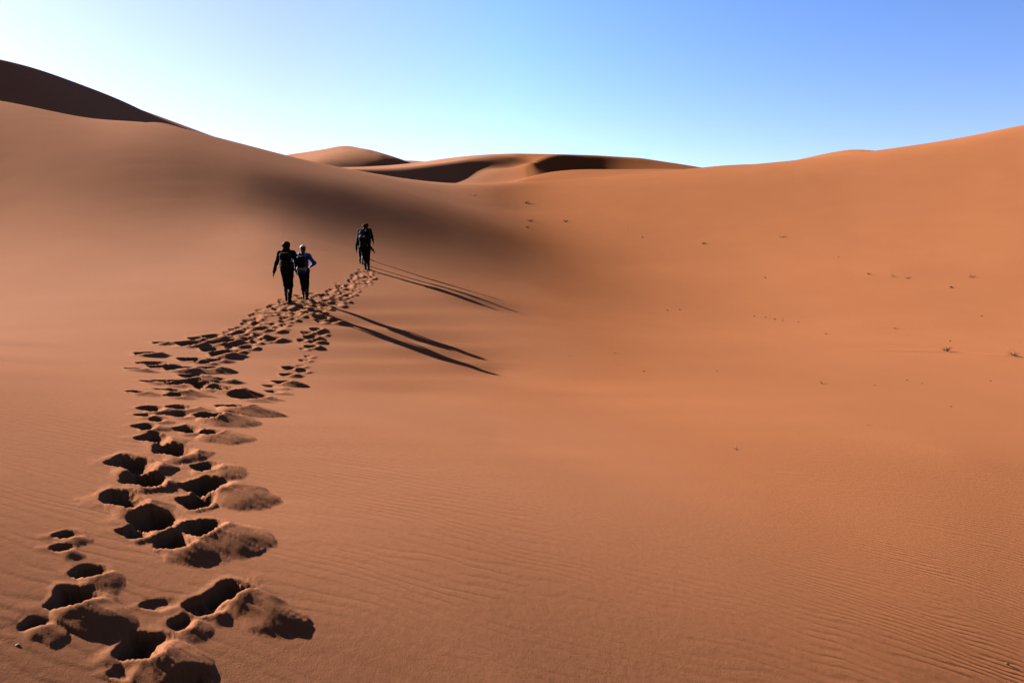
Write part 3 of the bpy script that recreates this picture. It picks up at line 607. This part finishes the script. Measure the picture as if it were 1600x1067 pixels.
def backpack(label,J,M,mats,size=(.15,.085,.23),lean=0.0,foot=None):
    c=J['chest']*.62+J['pelvis']*.38+np.array([0,-.155-size[1]*.6,.03]); sx,sy,sz=size
    def body(f): f.box(c,(sx,sy,sz),.06,0,lean); f.box(c+[0,-.01,sz*.78],(sx*.9,sy*.85,sz*.26),.05,.05,lean); f.cap(c+[-sx*.9,.02,-sz*.7],c+[sx*.9,.02,-sz*.7],.05,.05,.04)
    root=add_field('backpack',mats['bag'],None,c-.42,c+.42,.0095,body,.006); tag(root,label,'backpack')
    add_field('pocket',mats['pocket'],root,c-.42,c+.42,.009,lambda f:(f.box(c+[0,-sy*1.02,-sz*.28],(sx*.74,.035,sz*.42),.03,0,lean)),.004)
    if foot: add_field('base_panel',foot,root,c-.45,c+.42,.009,lambda f:f.box(c+[0,-.004,-sz*.86],(sx*1.08,sy*1.05,sz*.32),.05,0,lean),.004)
    for s in (-1,1):
        sh=J['lsh'] if s<0 else J['rsh']; q=sh*.62+J['neck']*.38
        pts_=[c+[s*sx*.55,sy*.9,sz*.7],q+[0,-.10,.045],q+[0,-.02,.075],q+[0,.075,.04],q*.6+c*.4+[s*.06,.21,-.02],c+[s*(sx+.03),.12,-sz*.45],c+[s*sx*.9,sy*.5,-sz*.7]]
        def strap(f):
            for a,b in zip(pts_[:-1],pts_[1:]): f.cap(a,b,.019,.019,.012)
        add_field('strap',mats['strap'],root,np.minimum.reduce(pts_)-.1,np.maximum.reduce(pts_)+.1,.0095,strap)
    root.matrix_world=M
    return root
BASE=dict(head=(0,.05,1.585),neck=(0,.01,1.44),chest=(0,0,1.27),pelvis=(0,0,.93),lsh=(-.175,0,1.385),rsh=(.175,0,1.385),
 lel=(-.26,-.03,1.10),lwr=(-.29,.05,.86),rel=(.26,-.03,1.10),rwr=(.29,.05,.86),lhp=(-.085,0,.88),rhp=(.085,0,.88),lkn=(-.085,.06,.49),lan=(-.085,.02,.10),rkn=(.085,.03,.48),ran=(.085,-.06,.10))
def pose(**k): d=dict(BASE); d.update(k); return d
BLACK=cloth('black_fabric',(.0045,.0045,.005),.3); BLACK2=cloth('black_trousers',(.005,.005,.0065),.3); CHAR=cloth('charcoal_nylon',(.011,.011,.012),.35,.6)
NAVY=cloth('navy_fabric',(.006,.010,.026),.3); BLUE=cloth('blue_fleece',(.016,.105,.50),.25); DGREEN=cloth('dark_green_trousers',(.006,.009,.008),.3)
LGREY=cloth('light_grey_nylon',(.36,.36,.38),.2,.6); HAIRD=cloth('dark_hair',(.028,.013,.007),.4,.8,420); HAIRL=cloth('fair_hair',(.16,.08,.03),.35,.8,420)
WHITE=cloth('white_cotton',(.42,.46,.52),.1); BLUEB=cloth('blue_band',(.012,.02,.07),.2); TAN=cloth('tan_leather',(.15,.095,.045),.25); DSHOE=cloth('dark_shoe',(.012,.010,.009),.3); STONE=cloth('stone_cotton',(.085,.075,.065),.2)
# --- the two nearer walkers
def hair_long(root,J):
    h=J['head']
    def fn(f):
        f.ell(h+[0,-.018,.03],(.105,.112,.115),.03); f.cap(h+[0,-.055,.0],h+[0,-.085,-.19],.104,.112,.05,.8); f.ell(h+[0,.10,-.03],(.066,.09,.11),0,True)
    add_field('hair',HAIRD,root,h-.4,h+.3,.009,fn,.008)
r1,J1,M1=person('person','person in black with long dark hair walking beside the one in the blue top',451,472.5,1.69,
 pose(lel=(-.285,-.02,1.115),lwr=(-.375,.03,.845),rel=(.285,-.06,1.14),rwr=(.21,.14,1.02),lkn=(-.065,.10,.50),lan=(-.06,.10,.135),rkn=(.06,.03,.48),ran=(.05,-.10,.10),lhp=(-.08,0,.88),rhp=(.08,0,.88)),
 dict(jacket=BLACK,trousers=BLACK2,shoe=DSHOE),hair_long,.12)
backpack('black backpack worn by the long-haired person in black',J1,M1,dict(bag=BLACK,pocket=CHAR,strap=CHAR),(.145,.085,.22))
def cap_band(root,J):
    h=J['head']
    add_field('hair',HAIRL,root,h-.4,h+.3,.008,lambda f:(f.ell(h+[0,-.016,.0],(.084,.10,.10),.03),f.cap(h+[0,-.075,-.05],h+[0.01,-.10,-.15],.048,.035,.04),f.ell(h+[0,.11,-.04],(.062,.085,.12),0,True)),.005)
    hw=add_field('headscarf',WHITE,root,h-.3,h+.3,.0075,lambda f:(f.ell(h+[0,-.008,.045],(.092,.108,.098),.02),f.above(h[2]+.035)),.003)
    add_field('band',BLUEB,hw,h-.3,h+.3,.0065,lambda f:(f.ell(h+[0,-.008,.045],(.097,.113,.101),.02),f.above(h[2]+.040),f.below(h[2]+.068)))
r2,J2,M2=person('person','person in a blue top with white headscarf and right elbow bent outward',476,466.5,1.60,
 pose(lel=(-.28,-.02,1.12),lwr=(-.25,.10,.90),rel=(.365,-.05,1.16),rwr=(.20,.10,1.06),lkn=(-.05,.08,.50),lan=(-.035,.08,.13),rkn=(.07,.05,.49),ran=(.075,-.05,.10)),
 dict(jacket=BLUE,trousers=DGREEN,shoe=TAN),cap_band,.05)
backpack('dark backpack with pale grey base on the person in blue',J2,M2,dict(bag=CHAR,pocket=BLACK,strap=LGREY),(.14,.08,.20),0.0,LGREY)
# --- the three walkers ahead
def hair_short(m):
    def fn0(root,J):
        h=J['head']
        add_field('hair',m,root,h-.3,h+.3,.009,lambda f:(f.ell(h+[0,-.016,.03],(.088,.104,.10),.02),f.ell(h+[0,.115,-.05],(.07,.085,.13),0,True),f.above(h[2]-.075)),.005)
    return fn0
G3='walkers climbing ahead in single file'
r3,J3,M3=person('person','person in dark jacket and reflective backpack and right arm swung out, rear of leading group',571.5,420.5,1.56,
 pose(head=(-.16,.14,1.56),neck=(-.13,.08,1.42),chest=(-.09,.04,1.25),pelvis=(-.01,-.02,.93),lsh=(-.28,.06,1.36),rsh=(.05,.06,1.37),lel=(-.36,.02,1.09),lwr=(-.385,.05,.85),rel=(.15,.0,1.08),rwr=(.34,.05,.82),lhp=(-.09,-.02,.88),rhp=(.08,-.02,.88),lkn=(-.06,.05,.50),lan=(.0,-.10,.10),rkn=(.10,.08,.49),ran=(.11,.06,.115)),
 dict(jacket=BLACK,trousers=BLACK2,shoe=STONE),hair_short(HAIRD),.05,G3)
backpack('black backpack with pale tabs on the rearmost leading walker',J3,M3,dict(bag=BLACK,pocket=CHAR,strap=LGREY),(.15,.09,.24))
r4,J4,M4=person('person','person in navy jacket, upper figure with right arm hanging, ahead of rear walker',566,412.5,1.66,
 pose(head=(.13,.12,1.60),neck=(.11,.06,1.45),chest=(.08,.02,1.28),lsh=(-.10,.04,1.40),rsh=(.27,.04,1.39),lel=(-.18,.02,1.12),lwr=(-.16,.14,.93),rel=(.35,-.02,1.12),rwr=(.33,.06,.88),lkn=(-.09,.10,.50),lan=(-.10,.08,.13),rkn=(.05,.02,.48),ran=(.04,-.10,.10)),
 dict(jacket=NAVY,trousers=STONE,shoe=TAN),hair_short(HAIRD),0,G3)
backpack('navy backpack of the walker with hanging right arm',J4,M4,dict(bag=NAVY,pocket=BLACK,strap=CHAR),(.14,.08,.20))
r5,J5,M5=person('person','person at the front of the group, mostly hidden behind the others',574,404.5,1.60,
 pose(),dict(jacket=BLACK,trousers=BLACK2,shoe=DSHOE),hair_short(HAIRD),0,G3)

# =====================================================================  scattered bits on the sand
DRY=cloth('dry_wood',(.045,.025,.014),.4,.9,90); GREY_S=cloth('pebble_stone',(.085,.045,.026),.4,.8,60); PALE=cloth('pale_stone',(.26,.17,.10),.2,.8,60)
def stems(name,label,cat,px,py,n,ln,spread,thick,seed,arch=.5,group=None,mat=None):
    R=random.Random(seed); V=[];Q=[]
    for s in range(n):
        az=R.uniform(0,2*math.pi);lean=R.uniform(.25,1)*spread;L=ln*R.uniform(.5,1.1);p=np.array([R.uniform(-1,1)*ln*.22,R.uniform(-1,1)*ln*.22,-.02]);d=np.array([math.cos(az)*lean,math.sin(az)*lean,1.0]);d/=np.linalg.norm(d)
        bend=np.array([math.cos(az),math.sin(az),-1.4*arch])*R.uniform(.5,1.3)*arch; base0=len(V);seg=7
        for q in range(seg+1):
            t=q/seg; r=thick*(1-.75*t); u=np.cross(d,[.3,.2,.9]);u/=np.linalg.norm(u);v=np.cross(d,u)
            for c in range(5): an=c*2*math.pi/5; V.append(p+r*(u*math.cos(an)+v*math.sin(an)))
            d=d+bend/seg+np.array([R.gauss(0,.09) for _ in range(3)]);d/=np.linalg.norm(d);p=p+d*L/seg
        for q in range(seg):
            for c in range(5): a=base0+q*5+c;b=base0+q*5+(c+1)%5;Q.append((a,b,b+5,a+5))
    o=np_mesh(name,V,Q,mat or DRY);o.location=floor_at(px,py);return tag(o,label,cat,group)
def stone(name,label,cat,px,py,r,seed,mat,group=None,squash=.6):
    bm=bmesh.new();bmesh.ops.create_icosphere(bm,subdivisions=3,radius=r)
    for v in bm.verts:
        c=v.co/r; v.co*=1+.22*float(vnoise(np.array([c.x*1.7+seed]),np.array([c.y*1.7+c.z*1.3]),seed)[0]); v.co.z*=squash; v.co.x*=1.25
    me=bpy.data.meshes.new(name);bm.to_mesh(me);bm.free();me.materials.append(mat)
    for p in me.polygons:p.use_smooth=True
    o=link(bpy.data.objects.new(name,me));o.location=floor_at(px,py)+Vector((0,0,r*squash*.35));o.rotation_euler[2]=seed;return tag(o,label,cat,group)
stems('dry_bush','tangled dry bush at the valley edge, largest dark tuft on the sand','bush',1586,557,26,.30,1.1,.007,3,.75)
stems('dry_bush','dark compact tuft with a long thin shadow, second largest in the valley','bush',1479,549,22,.24,.9,.009,4,.6)
stems('dry_tuft','pair of dark sprigs side by side, first of the row on the right slope','tuft',1357,429,9,.22,1.0,.007,5)
stems('dry_tuft','small dark sprig in the middle of the row on the right slope','tuft',1395,432,7,.24,1.0,.008,6)
stems('dry_tuft','small dark sprig at the end of the row on the right slope','tuft',1418,435,9,.26,1.2,.008,7)
stems('dry_tuft','leaning dark sprig on the right slope, apart and uphill of the row','tuft',1517,433,9,.30,1.0,.009,8)
stone('pebble','dark stone below the leaning sprig on the right slope','stone',1485,449,.085,9,GREY_S)
stems('dry_tuft','dark flat sprig alone in mid valley, left of the two dry bushes','tuft',1400,514,8,.17,1.5,.007,10)
stems('dry_bush','dark low tuft on the slope between valley head and right crest','tuft',1099,381,12,.28,1.8,.012,11)
stems('dead_plant','pale sprawling dead plant high on the orange slope','plant',1222,371,14,.45,1.8,.008,12,.6,None,cloth('bleached_stalks',(.16,.085,.05),.3,.9,90))
stems('dry_bush','low dark tuft at the foot of the shaded dune, nearest the valley head','bush',822,318,12,.42,2.0,.020,13)
stems('dry_bush','dark tuft by the tip of the shaded band, upper of two','bush',828,346,14,.42,2.0,.018,14)
stems('dry_bush','dark tuft by the tip of the shaded band, lower of two','bush',824,356,12,.36,2.0,.016,15)
stems('dry_bush','dark tuft out on lit sand right of the shaded band','bush',884,347,12,.34,2.0,.016,16)
stems('dry_tuft','faint sprig above the shaded band beside the saddle','tuft',740,306,8,.35,2,.012,17)
stems('twig','short dark twig lying on smooth sand in the middle distance','twig',1153,702,3,.16,2.5,.006,18,.3)
stems('dry_tuft','two tiny sprigs on bare sand below the valley floor','tuft',1284,599,8,.11,1.0,.005,19)
stone('pebble','tiny pale pebble on rippled sand near the lowest footprints','pebble',27,1007,.006,20,PALE)
stone('pebble','tiny dark pebble on the rippled sand close to the camera at right','pebble',1573,1037,.010,21,GREY_S)
for k,(x,y) in enumerate([(981,357),(1003,371),(1036,400),(960,552),(1196,496),(1178,494),(1223,497),(1210,499),(890,556),(965,552),(1290,522),(1310,402),(1416,594),(1484,533),(1533,494),(1366,602),(1440,599),(1547,595),(1356,664),(1485,635),(1042,485),(1062,484),(1120,580),(1005,580),(1195,434),(1222,501),(1247,503)]):
    r=floor_at(x,y).length*.0011
    stone('pebble','small dark speck of stone strewn on the open valley sand','pebble',x,y,r*(.8+.5*hash2(np.array([k]),np.array([3]),5)[0]**2),k+30,GREY_S,'specks of stone strewn over the valley sand')

# =====================================================================  light, sky, camera
w=bpy.data.worlds.new('World');SC.world=w;w.use_nodes=True;nt=w.node_tree
sky=nt.nodes.new('ShaderNodeTexSky');sky.sky_type='NISHITA';sky.sun_disc=False;sky.sun_elevation=EL;sky.sun_rotation=-AZ
sky.altitude=700;sky.air_density=1.0;sky.dust_density=SKYDUST;sky.ozone_density=1.0
tc=N(nt,'ShaderNodeTexCoord');sx=N(nt,'ShaderNodeSeparateXYZ');nt.links.new(tc.outputs['Generated'],sx.inputs[0])
up=ramp(nt,sx.outputs[2],.80,.36); bk=mth(nt,'ADD',mth(nt,'MULTIPLY',ramp(nt,sx.outputs[1],-.25,.55),1-SKYB),SKYB)
kk=mth(nt,'MULTIPLY',mth(nt,'ADD',mth(nt,'MULTIPLY',up,1-SKYZ),SKYZ),bk)
hs=N(nt,'ShaderNodeHueSaturation');lf=ramp(nt,sx.outputs[0],0,-.30); nt.links.new(mth(nt,'MULTIPLY',mth(nt,'SUBTRACT',1.0,mth(nt,'MULTIPLY',lf,.20)),SKYS),hs.inputs['Saturation']);hs.inputs['Hue'].default_value=SKYH;nt.links.new(sky.outputs[0],hs.inputs['Color'])
kk=mth(nt,'MULTIPLY',kk,mth(nt,'SUBTRACT',1.08,mth(nt,'ADD',mth(nt,'MULTIPLY',ramp(nt,sx.outputs[0],0,.6),.34),mth(nt,'MULTIPLY',lf,.27))))
vm=N(nt,'ShaderNodeVectorMath',operation='SCALE');nt.links.new(mixc(nt,1.0,hs.outputs[0],mixc(nt,ramp(nt,sx.outputs[1],-.1,.6),SKYW,SKYT),'MULTIPLY'),vm.inputs[0]);nt.links.new(kk,vm.inputs['Scale'])
nt.links.new(vm.outputs[0],nt.nodes['Background'].inputs[0]);nt.nodes['Background'].inputs[1].default_value=SKYK
sl=bpy.data.lights.new('sun','SUN');sl.energy=SUNK;sl.angle=math.radians(.55);sl.color=(1,.91,.80)
so=link(bpy.data.objects.new('sun',sl)); d=Vector((math.cos(EL)*U[0],math.cos(EL)*U[1],-math.sin(EL))); so.rotation_euler=d.to_track_quat('-Z','Y').to_euler(); so.location=(-40,20,40)
cd=bpy.data.cameras.new('camera');cd.sensor_width=36;cd.lens=F*36/1600;cd.clip_end=20000;cd.clip_start=.05
co=link(bpy.data.objects.new('camera',cd));co.rotation_euler=(math.pi/2-PITCH,0,0);SC.camera=co
vs=SC.view_settings;SC.display_settings.display_device='sRGB';vs.view_transform='Standard';vs.look='None';vs.exposure=EXPO;vs.gamma=1
SC.cycles.max_bounces=6;SC.cycles.diffuse_bounces=0
